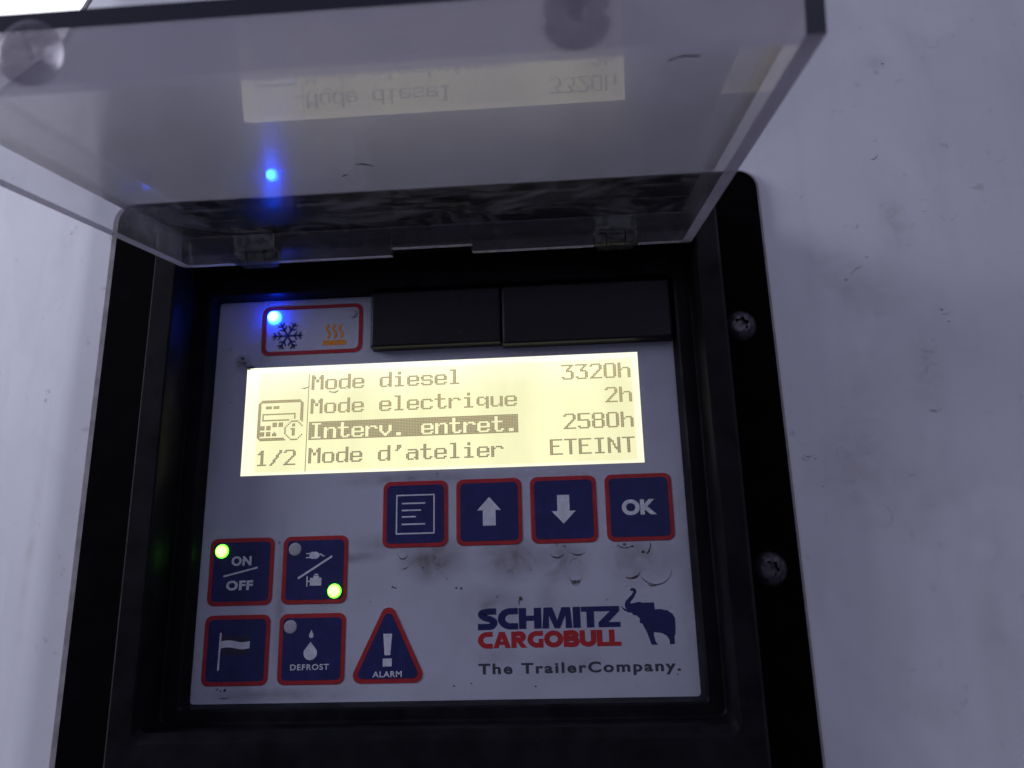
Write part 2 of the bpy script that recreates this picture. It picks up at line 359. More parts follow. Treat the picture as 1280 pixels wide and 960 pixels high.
for (x, y, r) in [(181, 41.6, .6), (184.6, 41.5, .4), (208.5, 106, .45), (201, 98.5, .5), (230.4, 83, .4), (186, 33, .25), (199, 62.5, .3), (246, 42, .3), (203, 92, .3),
        (223.5, 177, .5), (221, 176, .35), (212, 161, .25), (240, 165, .3), (229, 87, .5), (227, -5, .3), (241, -32, .45), (186, 10, .3), (233, 24, .25), (252, 70, .25), (245, 100, .25)]:
    blob(m, x, y, r, z, 1.4)
o = face_out(m.build('scuff_marks', M_scuff, wall, recalc=False)); tag(o, kind='stuff')
m = MB()
for k in range(26):
    x = random.gauss(-68, 8); y = random.uniform(-40, 150); blob(m, x, y, random.uniform(.15, .45), bendz(x)+.12, .8)
for (x, y) in ((-62, 132), (-60, 133.5), (-63, 74), (-64, 71)): blob(m, x, y, .8, bendz(x)+.15, 1.5)
o = face_out(m.build('dirt_specks', M_scuff, wall, recalc=False)); tag(o, kind='stuff')

# ------------------------------------------------------------------ control unit
unit = bpy.data.objects.new('control_unit', None); COL.objects.link(unit)
tag(unit, 'black framed refrigeration control unit with lit yellow display, navy keys and open clear lid', 'control panel')
H = lambda x0, x1, y0, y1, r, z: L3(rr(x0, x1, y0, y1, r), z)
m = MB(); m.loft([H(-43.4, 176.9, -77, 138.9, 6.6, -1.6), H(-43.4, 176.9, -77, 138.9, 6.6, .3), H(-43.0, 176.5, -76.6, 138.5, 6.3, .7), H(-30, 165, -60, 120, 4, .7)])
m.build('gasket', M_gasket, unit)
m = MB(); m.loft([H(-41.2, 176, -75, 138, 6, -1.4), H(-41.2, 176, -75, 138, 6, 1.0), H(-40.6, 175.4, -74.4, 137.4, 5.6, 1.7), H(-20, 161.5, -52, 124, 4, 1.7)])
m.build('flange', M_flange, unit)
m = MB(); m.loft([H(-20.4, 161.9, -52.4, 124.4, 4, .5), H(-20, 161.5, -52, 124, 4, 2.4), H(-17.8, 158.8, -50, 121.8, 4, 16.8), H(-16.8, 157.8, -49, 120.8, 3.6, 18),
    H(-10.6, 152.1, -33.0, 111.6, 2.6, 18), H(-10.1, 151.6, -32.2, 111.1, 2.4, 17.7), H(-9.4, 151.1, -30.2, 110.3, 2.4, 15.6), H(-9.1, 150.9, -29.8, 109.9, 2.4, 5.6),
    H(-8.6, 150.4, -29.2, 109.4, 2.0, 5.0), H(-4.4, 146.5, -26.4, 101.6, 1.6, 5.0), H(-3.7, 145.9, -25.8, 101.0, 1.4, 4.5), H(-3.0, 145.0, -25.0, 100.2, 1.2, .5), H(-2.8, 144.9, -24.8, 100.0, 1.1, -1)])
hs = m.build('housing', M_black, unit)
for p in hs.data.polygons: p.use_smooth = True
hs.data.set_sharp_from_angle(angle=math.radians(24))

flatsheet('face_sheet', [rr(-2.9, 145.0, -24.9, 100.1, 1.1)], 0, M_sheet, unit)

# screws in the flange: domed head with a star recess
def screw(cx, cyy, rot, label):
    m = MB(); loops = []
    n = 36
    def star(r, z): return [(cx+r*(1+.16*math.cos(6*(2*math.pi*k/n)))*math.cos(2*math.pi*k/n+rot), cyy+r*(1+.16*math.cos(6*(2*math.pi*k/n)))*math.sin(2*math.pi*k/n+rot), z) for k in range(n)]
    def ring(r, z): return [(cx+r*math.cos(2*math.pi*k/n+rot), cyy+r*math.sin(2*math.pi*k/n+rot), z) for k in range(n)]
    m.loft([ring(5.0, 1.5), ring(5.0, 2.2), ring(4.8, 2.5), ring(4.5, 3.0), ring(3.9, 3.7), ring(3.1, 4.2), ring(2.5, 4.4), star(2.05, 4.4), star(1.9, 2.9)], cap_last=True)
    o = m.build('screw', M_steel, unit, (cx, cyy, 1.7))
    for p in o.data.polygons: p.use_smooth = True
    o.data.set_sharp_from_angle(angle=math.radians(30)); return tag(o, label)
screw(165.9, 83.5, .3, 'upper dull steel screw'); screw(167.1, 9.3, .9, 'lower dull steel screw')

# rubber covers over the service ports
def cover(x0, x1, y0, y1, label):
    m = MB(); c = 1.3
    m.loft([H(x0, x1, y0, y1, .6, .02), H(x0, x1, y0, y1, .6, 3.2), H(x0+.3, x1-.3, y0+.3, y1-.3, .6, 3.9), H(x0+.9, x1-.9, y0+.9, y1-.9, .6, 4.2)], cap_last=True)
    o = m.build('port_cover', M_cover, unit); return tag(o, label)
cover(48.9, 90.9, 81.0, 100.1, 'narrower black port cover'); cover(91.2, 144.9, 80.2, 100.1, 'wider black port cover')

# ------------------------------------------------------------------ display
m = MB(); m.flat([(7.76, 41.9), (133.6, 41.9), (133.6, 77.1), (7.76, 77.1)], .06)
disp = face_out(m.build('display', M_lcd, unit, recalc=False)); tag(disp, 'lit pale yellow display')
G = {
'M': "XX....XX XXX..XXX XXX..XXX XX.XX.XX XX.XX.XX XX....XX XX....XX XX....XX XX....XX XX....XX",
'I': ".XXXXXX. ...XX... ...XX... ...XX... ...XX... ...XX... ...XX... ...XX... ...XX... .XXXXXX.",
'E': "XXXXXXXX XX...... XX...... XX...... XXXXXX.. XX...... XX...... XX...... XX...... XXXXXXXX",
'T': "XXXXXXXX ...XX... ...XX... ...XX... ...XX... ...XX... ...XX... ...XX... ...XX... ...XX...",
'N': "XX....XX XXX...XX XXXX..XX XX.X..XX XX.XX.XX XX..X.XX XX..XXXX XX...XXX XX....XX XX....XX",
'0': ".XXXXXX. XX....XX XX....XX XX....XX XX....XX XX....XX XX....XX XX....XX XX....XX .XXXXXX.",
'1': "...XX... ..XXX... .XXXX... ...XX... ...XX... ...XX... ...XX... ...XX... ...XX... .XXXXXX.",
'2': ".XXXXXX. XX....XX ......XX ......XX .....XX. ....XX.. ...XX... ..XX.... .XX..... XXXXXXXX",
'3': "XXXXXXXX .....XX. ....XX.. ...XX... ...XXXX. ......XX ......XX ......XX XX....XX .XXXXXX.",
'5': "XXXXXXXX XX...... XX...... XX...... XXXXXXX. ......XX ......XX ......XX XX....XX .XXXXXX.",
'8': ".XXXXXX. XX....XX XX....XX XX....XX .XXXXXX. XX....XX XX....XX XX....XX XX....XX .XXXXXX.",
'/': "......XX ......XX .....XX. ....XX.. ....XX.. ...XX... ..XX.... ..XX.... .XX..... XX......",
'h': "XX...... XX...... XX...... XX.XXXX. XXX...XX XX....XX XX....XX XX....XX XX....XX XX....XX",
'o': "........ ........ ........ .XXXXXX. XX....XX XX....XX XX....XX XX....XX XX....XX .XXXXXX.",
'd': "......XX ......XX ......XX .XXXXXXX XX....XX XX....XX XX....XX XX....XX XX...XXX .XXXX.XX",
'e': "........ ........ ........ .XXXXXX. XX....XX XX....XX XXXXXXXX XX...... XX....XX .XXXXXX.",
'i': "...XX... ...XX... ........ .XXXX... ...XX... ...XX... ...XX... ...XX... ...XX... .XXXXXX.",
's': "........ ........ ........ .XXXXXX. XX....XX XX...... .XXXXXX. ......XX XX....XX .XXXXXX.",
'l': ".XXXX... ...XX... ...XX... ...XX... ...XX... ...XX... ...XX... ...XX... ...XX... .XXXXXX.",
'c': "........ ........ ........ .XXXXXX. XX....XX XX...... XX...... XX...... XX....XX .XXXXXX.",
't': "..XX.... ..XX.... ..XX.... XXXXXXX. ..XX.... ..XX.... ..XX.... ..XX.... ..XX..XX ...XXXX.",
'r': "........ ........ ........ XX.XXXX. XXX...XX XX...... XX...... XX...... XX...... XX......",
'q': "........ ........ ........ .XXXX.XX XX...XXX XX....XX XX....XX XX...XXX .XXXX.XX ......XX ......XX",
'u': "........ ........ ........ XX....XX XX....XX XX....XX XX....XX XX....XX XX...XXX .XXXX.XX",
'n': "........ ........ ........ XX.XXXX. XXX...XX XX....XX XX....XX XX....XX XX....XX XX....XX",
'v': "........ ........ ........ XX....XX XX....XX XX....XX XX....XX .XX..XX. ..XXXX.. ...XX...",
'a': "........ ........ ........ .XXXXXX. ......XX .XXXXXXX XX....XX XX....XX XX...XXX .XXXX.XX",
'.': "........ ........ ........ ........ ........ ........ ........ ........ ..XXX... ..XXX...",
"'": "...XXX.. ...XXX.. ...XX... ..XX.... ........ ........ ........ ........ ........ ........",
' ': "........ ........ ........ ........ ........ ........ ........ ........ ........ ........"}
PX = 0.4925
def pixels(m, cells, x, ytop, gap=.04):
    for (c_, r_) in cells:
        x0 = x+c_*PX; y1 = ytop-r_*PX
        m.flat([(x0+gap/2, y1-PX+gap/2), (x0+PX-gap/2, y1-PX+gap/2), (x0+PX-gap/2, y1-gap/2), (x0+gap/2, y1-gap/2)], .12)
def line_cells(s):
    out = []
    for k, ch in enumerate(s):
        for r_, row in enumerate(G[ch].split()):
            for c_, v in enumerate(row):
                if v == 'X': out.append((k*9+c_, r_))
    return out
def lcd_line(s, x, ytop, label, inverse=False):
    m = MB(); cells = line_cells(s)
    if inverse:
        lit = set(cells); cells = [(c_, r_) for c_ in range(-1, len(s)*9-1) for r_ in range(-1, 11) if (c_, r_) not in lit]
    pixels(m, cells, x, ytop)
    return tag(face_out(m.build('display_text', M_pix, disp, recalc=False)), label)
tops = [73.9, 66.05, 58.05, 50.1]
lcd_line('Mode diesel', 29.25, tops[0], 'first line of dark display text'); lcd_line('Mode electrique', 29.25, tops[1], 'second line of dark display text')
lcd_line('Interv. entret.', 29.45, tops[2], 'inverted third line of display text', True); lcd_line("Mode d'atelier", 29.2, tops[3], 'fourth line of dark display text')
for s_, t_ in (('3320h', tops[0]), ('2h', tops[1]), ('2580h', tops[2]), ('ETEINT', tops[3])):
    lcd_line(s_, 131.6-len(s_)*9*PX, t_-.05, s_+' at the right of the display')
lcd_line('1/2', 12.4, 49.8, 'page number 1/2')
m = MB(); m.flat([(28.25, 42.6), (28.5, 42.6), (28.5, 74.4), (28.25, 74.4)], .12)
face_out(m.build('divider_line', M_pix, disp, recalc=False))
m = MB()
def bits(rows, x, y):
    pixels(m, [(c_, r_) for r_, row in enumerate(rows) for c_, v in enumerate(row) if v == 'X'], x, y)
W_, Hh = 30, 27
grid = [['.']*W_ for _ in range(Hh)]
def put(x0, x1, y0, y1, v='X'):
    for yy in range(y0, y1):
        for xx in range(x0, x1):
            if 0 <= xx < W_ and 0 <= yy < Hh: grid[yy][xx] = v
put(2, 28, 0, 1); put(1, 29, 1, 2); put(1, 2, 1, 26); put(0, 2, 2, 25); put(28, 30, 2, 16); put(1, 18, 25, 26); put(2, 19, 26, 27)
put(5, 9, 4, 6); put(10, 14, 4, 6)
put(3, 25, 9, 10); put(3, 4, 9, 14); put(24, 25, 9, 14); put(3, 25, 13, 14)
for (a_, b_) in ((2, 17), (6, 17), (10, 15), (14, 15), (2, 21), (6, 21)): put(a_, a_+3, b_, b_+3)
put(10, 13, 22, 24); put(11, 12, 21, 22)
cx_, cy_ = 24, 20
for yy in range(Hh):
    for xx in range(W_):
        d_ = max(abs(xx-cx_), abs(yy-cy_), (abs(xx-cx_)+abs(yy-cy_))*.72)
        if d_ <= 7.4 and xx > 16 and yy > 12: grid[yy][xx] = 'X' if 5.4 < d_ <= 6.4 else '.'
put(23, 25, 16, 18); put(23, 25, 19, 24); put(22, 23, 19, 20)
bits([''.join(r_) for r_ in grid], 12.2, 66.1)
tag(face_out(m.build('display_symbol', M_pix, disp, recalc=False)), 'small controller symbol on the display')
m = MB(); crescent(m, 36.6, 69.4, 1.9, 1.5, 210, 330, .55, .2); crescent(m, 26.5, 71.8, 3, 2.2, 250, 330, .3, .2); blob(m, 8.6, 77.2, .9, .2, 1.6); crescent(m, 130.6, 74.2, 1.2, 1, 30, 120, .2, .2)
for k in range(6): blob(m, 7.4+k*.5, 77.5+random.uniform(-.5, .5), random.uniform(.15, .4), .2)
tag(face_out(m.build('grime_fleck', M_dirt, disp, recalc=False)), kind='stuff')

# ------------------------------------------------------------------ keys
def led(x, y, mat, r, parent, label, dome=.9):
    m = MB(); n = 28
    m.loft([L3(circ(x, y, r*math.cos(a), n), .36+dome*math.sin(a)) for a in (0, .3, .6, .9, 1.2, 1.45)], cap_last=True, smooth=True)
    return tag(m.build('indicator_light', mat, parent, (x, y, .36)), label)
def key(x, y, label, wdt=20, hgt=20):
    m = MB(); m.loft([L3(rr(x, x+wdt, y-hgt, y, 2.2), .02), L3(rr(x, x+wdt, y-hgt, y, 2.2), .16), L3(rr(x+.15, x+wdt-.15, y-hgt+.15, y-.15, 2.1), .22)], cap_last=True)
    o = m.build('key', M_red, unit, (x+wdt/2, y-hgt/2, 0)); tag(o, label)
    m = MB(); m.prism(rr(x+1.25, x+wdt-1.25, y-hgt+1.25, y-1.25, 1.3), .1, .30)
    m.build('key_face', M_navy, o); return o
def icon(name, parent, fn, mat, z=.33):
    m = MB(); fn(m, z); return face_out(m.build(name, mat, parent, recalc=False))
rowy = 38.5; x0, pt = 53.3, 22.6
k1 = key(x0, rowy, 'navy key with the menu list symbol')
def f(m, z):
    strokes(m, [[(57.6, 34.2), (69.1, 34.2)], [(69.1, 34.2), (69.1, 22.6)], [(69.1, 22.6), (57.6, 22.6)], [(57.6, 22.6), (57.6, 34.2)]], .42, z)
    strokes(m, [[(59.3, 31.7), (66.3, 31.7)], [(59.3, 29.6), (65.0, 29.6)], [(59.3, 27.65), (63.4, 27.65)], [(59.3, 25.4), (66.3, 25.4)]], .45, z)
icon('menu_symbol', k1, f, M_white)
k2 = key(x0+pt, rowy, 'navy key with the up arrow')
icon('arrow_symbol', k2, lambda m, z: (m.flat([(86.0, 32.9), (82.3, 28.9), (89.5, 28.9)], z), m.flat([(84.0, 28.9), (84.0, 24.3), (87.9, 24.3), (87.9, 28.9)], z)), M_white)
k3 = key(x0+2*pt, rowy, 'navy key with the down arrow')
icon('arrow_symbol', k3, lambda m, z: (m.flat([(108.4, 24.2), (112.1, 28.0), (104.8, 28.0)], z), m.flat([(106.6, 28.0), (110.3, 28.0), (110.3, 32.8), (106.6, 32.8)], z)), M_white)
k4 = key(x0+3*pt, rowy, 'navy key reading OK')
text('key_lettering', 'OK', 125.9, 136.2, 26.1, 30.8, .33, M_white, k4, .05, 1.0)
k5 = key(0, 22.7, 'navy key reading ON and OFF')
text('key_lettering', 'ON', 6.9, 13.1, 14.4, 17.3, .33, M_white, k5, .045, 1.1)
text('key_lettering', 'OFF', 5.7, 14.0, 7.2, 10.1, .33, M_white, k5, .045, 1.1)
icon('slash_symbol', k5, lambda m, z: strokes(m, [[(4.8, 11.4), (15.0, 13.75)]], .55, z), M_white)
led(3.7, 18.9, M_green, 2.1, k5, 'glowing green indicator light in the corner of the ON and OFF key')
k6 = key(22.8, 22.7, 'navy key with plug and engine symbols')
def f(m, z):
    strokes(m, [[(27.9, 10.3), (37.9, 16.45)]], .6, z)
    m.flat([(31.6, 18.0), (33.2, 18.0), (34.0, 17.5), (34.0, 16.4), (33.2, 15.9), (31.6, 15.9), (31.0, 16.5), (31.0, 17.4)], z)
    strokes(m, [[(30.1, 17.5), (31.2, 17.5)], [(30.1, 16.3), (31.2, 16.3)], [(34.0, 17.0), (34.5, 17.3), (35.0, 16.8), (35.6, 16.7)]], .35, z+.002)
    m.flat([(31.5, 8.0), (35.0, 8.0), (35.0, 10.3), (34.2, 10.3), (34.2, 10.9), (32.5, 10.9), (32.5, 10.3), (31.5, 10.3)], z)
    strokes(m, [[(30.6, 10.7), (30.6, 7.9)], [(30.6, 9.3), (31.7, 9.3)], [(32.9, 11.25), (33.8, 11.25)]], .4, z+.004)
icon('plug_engine_symbol', k6, f, M_white)
led(26.5, 18.9, M_off, 1.95, k6, 'unlit grey indicator light above the plug symbol', .25); led(39.1, 6.3, M_green, 2.1, k6, 'glowing green indicator light beside the engine symbol')
k7 = key(0, 0, 'navy key with the flag symbol')
def wave(x): return .32*math.sin((x-5.3)/8.8*2*math.pi)
xsf = [5.3+8.8*k/12 for k in range(13)]
icon('flag_symbol', k7, lambda m, z: (strokes(m, [[(5.0, -15.5), (5.1, -5.1)]], .55, z), m.flat([(x, -7.45+wave(x)) for x in xsf]+[(x, -9.45+wave(x)) for x in xsf[::-1]], z+.01)), M_white)
icon('flag_stripe', k7, lambda m, z: (m.flat([(x, -5.9) for x in (5.5, 14.0)]+[(x, -7.45+wave(x)) for x in xsf[::-1]], z), m.flat([(x, -9.45+wave(x)) for x in xsf]+[(14.0, -11.3), (5.5, -11.3)], z)), M_flagdk)
k8 = key(22.8, 0, 'navy key reading DEFROST')
def drop(m, cx, yt, yb, r, z):
    pts = [(cx, yt)]; cyy = yb+r
    for k in range(0, 21):
        a = math.radians(25-230*k/20); pts.append((cx+r*math.cos(a), cyy+r*math.sin(a)))
    m.flat(pts, z)
icon('drop_symbol', k8, lambda m, z: (drop(m, 32.6, -4.7, -7.0, .68, z), drop(m, 32.5, -8.1, -13.2, 2.0, z)), M_white)
text('key_lettering', 'DEFROST', 26.7, 38.2, -15.95, -14.3, .33, M_white, k8, .02, 1.15)
led(26.2, -3.7, M_off, 1.95, k8, 'unlit grey indicator light in the corner of the DEFROST key', .25)
# warning triangle
def rtri(pts, r, n=7):
    out = []
    for i in range(3):
        p = Vector(pts[i]); a = (Vector(pts[i-1])-p).normalized(); b = (Vector(pts[(i+1) % 3])-p).normalized()
        ang = a.angle(b); c = p+(a+b).normalized()*r/math.sin(ang/2); 
        s = p+a*r/math.tan(ang/2)-c; e = p+b*r/math.tan(ang/2)-c
        a0 = math.atan2(s.y, s.x); a1 = math.atan2(e.y, e.x); d = (a1-a0+math.pi) % (2*math.pi)-math.pi
        out += [(c.x+r*math.cos(a0+d*k/n), c.y+r*math.sin(a0+d*k/n)) for k in range(n+1)]
    return out
T = [(44.0, -19.95), (67.2, -19.95), (55.6, 4.2)]
m = MB(); m.loft([L3(rtri(T, 2.3), .02), L3(rtri(T, 2.3), .2)], cap_last=True)
k9 = m.build('alarm_sign', M_red, unit, (55.6, -9, 0)); tag(k9, 'navy triangle reading ALARM')
T2 = [(46.05, -18.7), (65.15, -18.7), (55.6, 1.35)]
m = MB(); m.prism(rtri(T2, 1.4), .1, .30); m.build('sign_face', M_navy, k9)
icon('exclamation_symbol', k9, lambda m, z: (m.flat([(54.15, -6.25), (56.8, -6.25), (56.3, -12.25), (54.65, -12.25)], z), m.flat([(54.15, -13.15), (56.8, -13.15), (56.8, -15.35), (54.15, -15.35)], z)), M_white)
text('sign_lettering', 'ALARM', 51.2, 59.8, -18.3, -16.65, .33, M_white, k9, .022, 1.1)
# red framed cold / heat indicator
m = MB(); zz = .14
oo, ii = rr(11.9, 45.4, 81.1, 98.0, 2.6), rr(13.3, 44.1, 82.4, 96.8, 1.6)
m.loft([L3(oo, .02), L3(oo, zz), L3(ii, zz), L3(ii, .02)])
ind = m.build('indicator_frame', M_red, unit, (28.5, 89.5, 0)); tag(ind, 'red outline round the snowflake and heat symbols')
def f(m, z):
    cx, cyy = 20.45, 87.75
    for k in range(6):
        a = math.radians(60*k); d = Vector((math.cos(a), math.sin(a))); n = Vector((-d.y, d.x)); c = Vector((cx, cyy))
        strokes(m, [[c[:], (c+d*4.9)[:]]], .62, z+k*.01)
        for q, ll in ((2.2, 1.5), (3.7, 1.3)):
            for s_ in (1, -1): strokes(m, [[(c+d*q)[:], (c+d*(q+ll*.62)+n*s_*ll*.85)[:]]], .5, z+.003+k*.01)
icon('snowflake_symbol', ind, f, M_navy_dk, .05)
def f(m, z):
    m.flat([(32.3, 83.9), (40.0, 83.9), (40.0, 85.6), (32.3, 85.6)], z)
    for k in range(3):
        x = 34.0+k*2.15; strokes(m, [[(x+.55*math.sin(t*math.pi*2), 86.4+4.4*t) for t in [q/10 for q in range(11)]]], .78, z)
icon('heat_symbol', ind, f, M_orange, .05)
led(15.75, 94.3, M_blue, 2.1, ind, 'glowing blue indicator light above the snowflake', 1.7); led(41.9, 94.4, M_off, 1.4, ind, 'unlit grey indicator light in the corner of the red outline', .2)

# ------------------------------------------------------------------ maker's lettering
def strip(m, pts, t, z, closed=False):       # heavy pen stroke with mitred joints
    P_ = [Vector(p) for p in pts]; n = len(P_); Lf, Rt = [], []
    for i, p in enumerate(P_):
        a = (p-P_[i-1]).normalized() if (i or closed) else None; b = (P_[(i+1) % n]-p).normalized() if (i < n-1 or closed) else None
        d = (a+b).normalized() if a and b else (a or b); nn = Vector((-d.y, d.x))
        k = t/2/max(.5, (nn.dot(Vector((-(a or b).y, (a or b).x))))); Lf.append(p+nn*k); Rt.append(p-nn*k)
    for i in range(n if closed else n-1):
        j = (i+1) % n; m.flat([Lf[i][:], Rt[i][:], Rt[j][:], Lf[j][:]], z)
def arc(cx, cyy, rx, ry, a0, a1, n=16): return [(cx+rx*math.cos(math.radians(a0+(a1-a0)*k/n)), cyy+ry*math.sin(math.radians(a0+(a1-a0)*k/n))) for k in range(n+1)]
def spline(pts, n=6):
    out = []; q = [pts[0]]+list(pts)+[pts[-1]]
    for i in range(1, len(q)-2):
        a, b, c, d = [Vector(v) for v in q[i-1:i+3]]
        for k in range(n):
            t = k/n; out.append((.5*((2*b)+(c-a)*t+(2*a-5*b+4*c-d)*t*t+(3*b-a-3*c+d)*t**3))[:])
    return out+[tuple(q[-2])]
t_ = .30
LET = {  # width, list of (path or polygon)
 'S': (.80, [('s', spline([(.76, .865), (.45, .865), (.20, .81), (.17, .68), (.32, .56), (.55, .47), (.66, .33), (.56, .16), (.33, .135), (.0, .135)]))]),
 'C': (.82, [('s', [(.82, .865), (.66, .865)]+arc(.52, .5, .38, .365, 78, 282)+[(.66, .135), (.82, .135)])]),
 'G': (.90, [('s', [(.86, .865), (.66, .865)]+arc(.52, .5, .38, .365, 78, 282)+[(.66, .135), (.88, .135)]), ('p', [(.61, .0), (.88, .0), (.88, .53), (.61, .53)])]),
 'O': (1.04, [('c', arc(.52, .5, .385, .37, 0, 360, 32)[:-1])]),
 'H': (.92, [('p', [(0, 0), (.3, 0), (.3, 1), (0, 1)]), ('p', [(.62, 0), (.92, 0), (.92, 1), (.62, 1)]), ('p', [(.3, .38), (.62, .38), (.62, .63), (.3, .63)])]),
 'M': (1.22, [('p', [(0, 0), (.27, 0), (.27, 1), (.07, 1)]), ('p', [(.95, 0), (1.22, 0), (1.15, 1), (.95, 1)]), ('p', [(.27, 1), (.27, .62), (.5, 0), (.61, 0), (.61, .38), (.42, 1)]), ('p', [(.95, 1), (.95, .62), (.72, 0), (.61, 0), (.61, .38), (.80, 1)])]),
 'I': (.30, [('p', [(0, 0), (.3, 0), (.3, 1), (0, 1)])]),
 'T': (.66, [('p', [(0, .76), (.80, .76), (.80, 1), (0, 1)]), ('p', [(.22, 0), (.52, 0), (.52, .76), (.22, .76)])]),
 'Z': (.86, [('p', [(.06, .76), (.86, .76), (.86, 1), (.06, 1)]), ('p', [(0, 0), (.88, 0), (.88, .24), (0, .24)]), ('p', [(0, .24), (.40, .24), (.86, .76), (.48, .76)])]),
 'A': (.98, [('p', [(0, 0), (.29, 0), (.60, 1), (.33, 1)]), ('p', [(.98, 0), (.68, 0), (.49, .62), (.60, 1), (.65, 1)]), ('p', [(.36, .2), (.63, .2), (.57, .41), (.42, .41)])]),
 'R': (.88, [('p', [(0, 0), (.29, 0), (.29, 1), (0, 1)]), ('s', [(.29, .87), (.45, .87)]+arc(.48, .685, .19, .185, 80, -80)+[(.45, .5), (.29, .5)]), ('p', [(.29, .40), (.57, .42), (.88, 0), (.55, 0)])]),
 'B': (.86, [('p', [(0, 0), (.29, 0), (.29, 1), (0, 1)]), ('s', [(.29, .875), (.48, .875)]+arc(.50, .71, .19, .165, 80, -80)+[(.46, .545), (.29, .545)]), ('s', [(.29, .50), (.5, .50)]+arc(.53, .315, .20, .185, 80, -80)+[(.5, .13), (.29, .13)])]),
 'U': (.92, [('s', [(.145, 1), (.145, .42)]+arc(.46, .40, .315, .265, 180, 360)+[(.775, .42), (.775, 1)])]),
 'L': (.64, [('p', [(0, 0), (.3, 0), (.3, 1), (0, 1)]), ('p', [(.3, 0), (.66, 0), (.66, .25), (.3, .25)])])}
def heavy(name, word, x0, x1, y0, y1, z, mat, label, gap=.035, sl=0.0):
    m = MB(); tot = sum(LET[c][0] for c in word)+gap*(len(word)-1); k = (x1-x0)/tot; hh = y1-y0; cx = 0
    for c in word:
        wd, parts = LET[c]
        for kind_, pts in parts:
            z += .0015
            mm = MB()
            if kind_ == 'p': mm.flat(pts, 0)
            else: strip(mm, pts, t_, 0, kind_ == 'c')
            m.add([(x0+(cx+vx)*k, y0+vy*hh+sl*(cx+vx)/tot, z) for vx, vy, _ in mm.v], mm.f)
        cx += wd+gap
    return tag(face_out(m.build(name, mat, unit, recalc=False)), label)
heavy('logo_lettering', 'SCHMITZ', 82.1, 123.4, -5.75, .1, .05, M_navy_dk, 'navy maker name on the face sheet')
heavy('logo_lettering', 'CARGOBULL', 82.1, 123.4, -10.95, -6.45, .05, M_logo_red, 'red maker name on the face sheet')
o = text('slogan_lettering', 'The TrailerCompany.', 82.1, 139.9, -18.95, -15.1, .05, M_grey, unit, .030, 1.22)
ele = [(126.86, 4.47), (127.25, 5.06), (128.26, 4.93), (128.72, 4.18), (128.41, 3.2), (127.57, 1.98), (126.76, 1.12), (126.83, 0.62), (128.52, 0.98), (129.54, 1.1), (129.88, 0.85), (133.56, 0.86), (133.68, -1.1), (135.19, -1.04), (137.17, -1.42), (138.6, -2.43), (139.26, -3.66), (139.22, -6.07), (139.08, -8.0), (138.73, -8.71), (138.72, -10.76), (137.37, -10.83), (137.31, -9.64), (136.65, -8.52), (135.22, -7.68), (132.99, -7.39), (132.92, -8.35), (133.3, -10.04), (133.99, -10.86), (132.1, -10.82), (131.61, -9.28), (130.99, -7.35), (130.1, -5.64), (129.89, -5.01), (129.16, -4.8), (129.14, -3.44), (128.29, -2.69), (127.29, -2.52), (127.07, -1.93), (126.07, -1.81), (124.84, -1.24), (123.81, 0.2), (124.63, -0.5), (125.61, -1.02), (125.2, -0.32), (125.09, 0.32), (125.35, 1.3), (126.32, 2.26), (127.39, 3.22), (127.79, 3.95), (127.57, 4.36), (127.05, 4.17)]
flatsheet('elephant_emblem', [ele], .05, M_navy_dk, unit)
# thumb crescents and specks on the face sheet
m = MB(); z = .03
for c_ in [(59.6, 17.3, 1.7, 2.2, 180, 330, .38, .7), (59.8, 13.8, 1.8, 1.6, 240, 330, .28, .6), (106.0, 16.2, 2.2, 1.9, 205, 340, .5, .5), (111.2, 9.5, 1.9, 3.3, 190, 350, .18, .5), (111.2, 8.2, 1.6, 1.1, 205, 335, 1.1, .5),
        (111.2, 11.5, 1.9, 2.4, 20, 160, .12, .5), (112.2, 17.2, 2.8, 2.3, 220, 320, .45, .5), (127.4, 10.4, 2.9, 2.6, 235, 345, .75, .5), (134.6, 10.4, 4.8, 4.6, 205, 360, .35, .4), (133.6, 6.3, 1.5, .8, 190, 330, .4, .5),
        (126.3, 18.4, 2.6, 1.8, 200, 340, .35, .4), (131.5, 17.5, 2.2, 3.0, 280, 370, .55, .5), (67, 15.6, .3, .2, 0, 180, .3, .5), (94.6, 1.8, .3, 1, 60, 250, .5, .5), (7.3, -22.9, 1.5, .5, 190, 350, .3, .5), (106.3, 19, .4, 1.8, 90, 250, .3, .5)]:
    crescent(m, *c_[:7], z, peak=c_[7]); z += .001
for (x, y, r) in [(69.4, 15.2, .4), (65.8, 12.4, .25), (56.6, 7.0, .45), (57.5, 6.7, .3), (75.8, 6.3, .35), (77.3, 6.2, .45), (94.8, 2.8, .7), (88, 3.5, .3), (108.3, 17.5, .3), (126, 17.6, .5), (128.4, 17, .4),
        (131.4, 15.4, .6), (48, 60.0, .2), (137.5, 66, .3), (139, 55, .2), (3, 66, .3), (1.5, 84, .4), (5.8, 80.6, .6), (6.6, 79, .4), (4.8, 79.4, .3), (138.8, -19, .25), (70, 40.6, .3), (62, 39.7, .25), (21.3, 21, .3), (75, -21, .3), (98.5, -21.5, .25),
        (5, -20.9, .4), (7.4, -21.1, .5), (6.1, -21.4, .3), (80, -20.4, .3), (125.8, 5.6, .2), (120, 2, .2), (50, 3, .2), (73, 9, .2), (98, 11, .2)]:
    blob(m, x, y, r, z, 1.2); z += .0005
for k in range(60): blob(m, random.uniform(-1, 143), random.uniform(-23, 42), random.uniform(.06, .16), z); z += .0005
tag(face_out(m.build('grime_marks', M_dirt, unit, recalc=False)), kind='stuff')

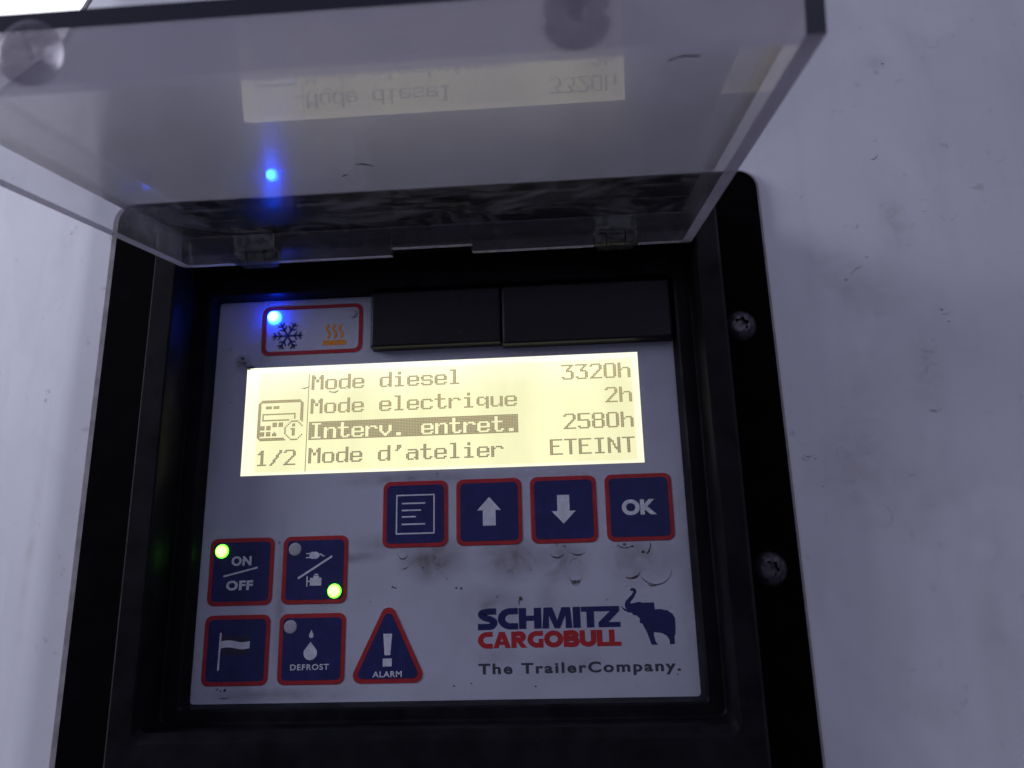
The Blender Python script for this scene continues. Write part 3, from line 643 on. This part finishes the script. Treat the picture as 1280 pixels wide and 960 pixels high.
# ------------------------------------------------------------------ the open clear lid
A = math.radians(-11.37); YH, ZH = 106.68, 15.36; XL, XR, LL, TH, HH = -8.7, 150.6, 126.94, 3.03, 8.9
def lidf(x, u, d): return (x, YH+u*math.cos(A)+d*math.sin(A), ZH-u*math.sin(A)+d*math.cos(A))
# box(x, y->u, z->d); materials 0 acrylic, 1 sawn edge, 2 end painted dark
m = MB(); m.box(XL, XR, HH, HH+TH, 0, LL, 0, lidf, {0: 2, 1: 2, 3: 3, 4: 0, 5: 0})
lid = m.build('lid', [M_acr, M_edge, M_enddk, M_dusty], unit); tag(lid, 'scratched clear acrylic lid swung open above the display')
for a_, b_ in ((XL, XL+TH), (XR-TH, XR)):
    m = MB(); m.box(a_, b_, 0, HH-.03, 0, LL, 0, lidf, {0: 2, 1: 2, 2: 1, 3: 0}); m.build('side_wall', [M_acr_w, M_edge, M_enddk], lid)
m = MB(); m.box(XL+TH+.02, XR-TH-.02, 0, HH-.03, LL-TH, LL, 0, lidf, {2: 1, 4: 1, 5: 1}); m.build('front_wall', [M_front, M_pale], lid)
# back wall with a finger notch in the middle and cut-outs for the hinges
m = MB(); segs = [(XL+TH+.02, 8.6, 0), (8.6, 22.6, 3.4), (22.6, 58.6, 0), (58.6, 83.6, 2.3), (83.6, 121.0, 0), (121.0, 134.3, 3.4), (134.3, XR-TH-.02, 0)]
for a_, b_, u0 in segs: m.box(a_, b_, u0, HH-.03, 0, TH, 0, lidf, {2: 1, 4: 0, 5: 0})
m.build('back_wall', [M_acr_w, M_pale], lid)
for hx, hl in ((15.6, 'left'), (127.7, 'right')):
    m = MB()
    def barrel(x_a, x_b, r, n=18):
        m.loft([[lidf(x, 2.4+r*math.cos(2*math.pi*k/n), -.9+TH/2+r*math.sin(2*math.pi*k/n)) for k in range(n)] for x in (x_a, x_a+.3, x_b-.3, x_b)], cap_last=True, cap_first=True, smooth=False)
    barrel(hx-6.4, hx-3.0, 2.7); barrel(hx-2.7, hx+2.7, 2.6); barrel(hx+3.0, hx+6.4, 2.7)
    m.box(hx-6.2, hx+6.2, 4.2, 8.3, TH+.1, TH+1.6, 0, lidf); m.box(hx-5.6, hx+5.6, -.6, 4.6, -2.4, -1.2, 0, lidf)
    tag(m.build('hinge', M_hinge, lid), hl+' clear plastic hinge')
# domed rubber bumpers on the outside of the front wall
for bx, bl in ((28.3, 'left'), (113.8, 'right')):
    m = MB(); n = 40; cu = 5.0; prof = [(5.3, 0), (5.35, .5), (5.25, .9), (4.9, 1.3), (4.0, 1.7), (2.6, 1.95), (1.7, 1.9), (1.25, 1.6), (1.0, .5), (.4, .4)]
    m.loft([[lidf(bx+r*math.cos(2*math.pi*k/n), cu+r*math.sin(2*math.pi*k/n), LL+.03+q) for k in range(n)] for r, q in prof], cap_last=True, cap_first=True, smooth=True)
    o = m.build('bumper', M_bump, lid, lidf(bx, cu, LL)); tag(o, bl+' clear rubber bumper')

# a caught fibre and specks on the underside of the sheet
m = MB()
for pts in ([(62.4, 59.2), (63.6, 59.8), (64.9, 59.1), (66.2, 58.0)], [(131.0, 103), (133.5, 104.5), (136.5, 103.8)], [(57.0, 52), (58.5, 52.6)]):
    m.tube([lidf(x, HH-.15, d) for x, d in pts], .16, 6)
tag(m.build('fibre_fleck', M_dirt, lid), kind='stuff')
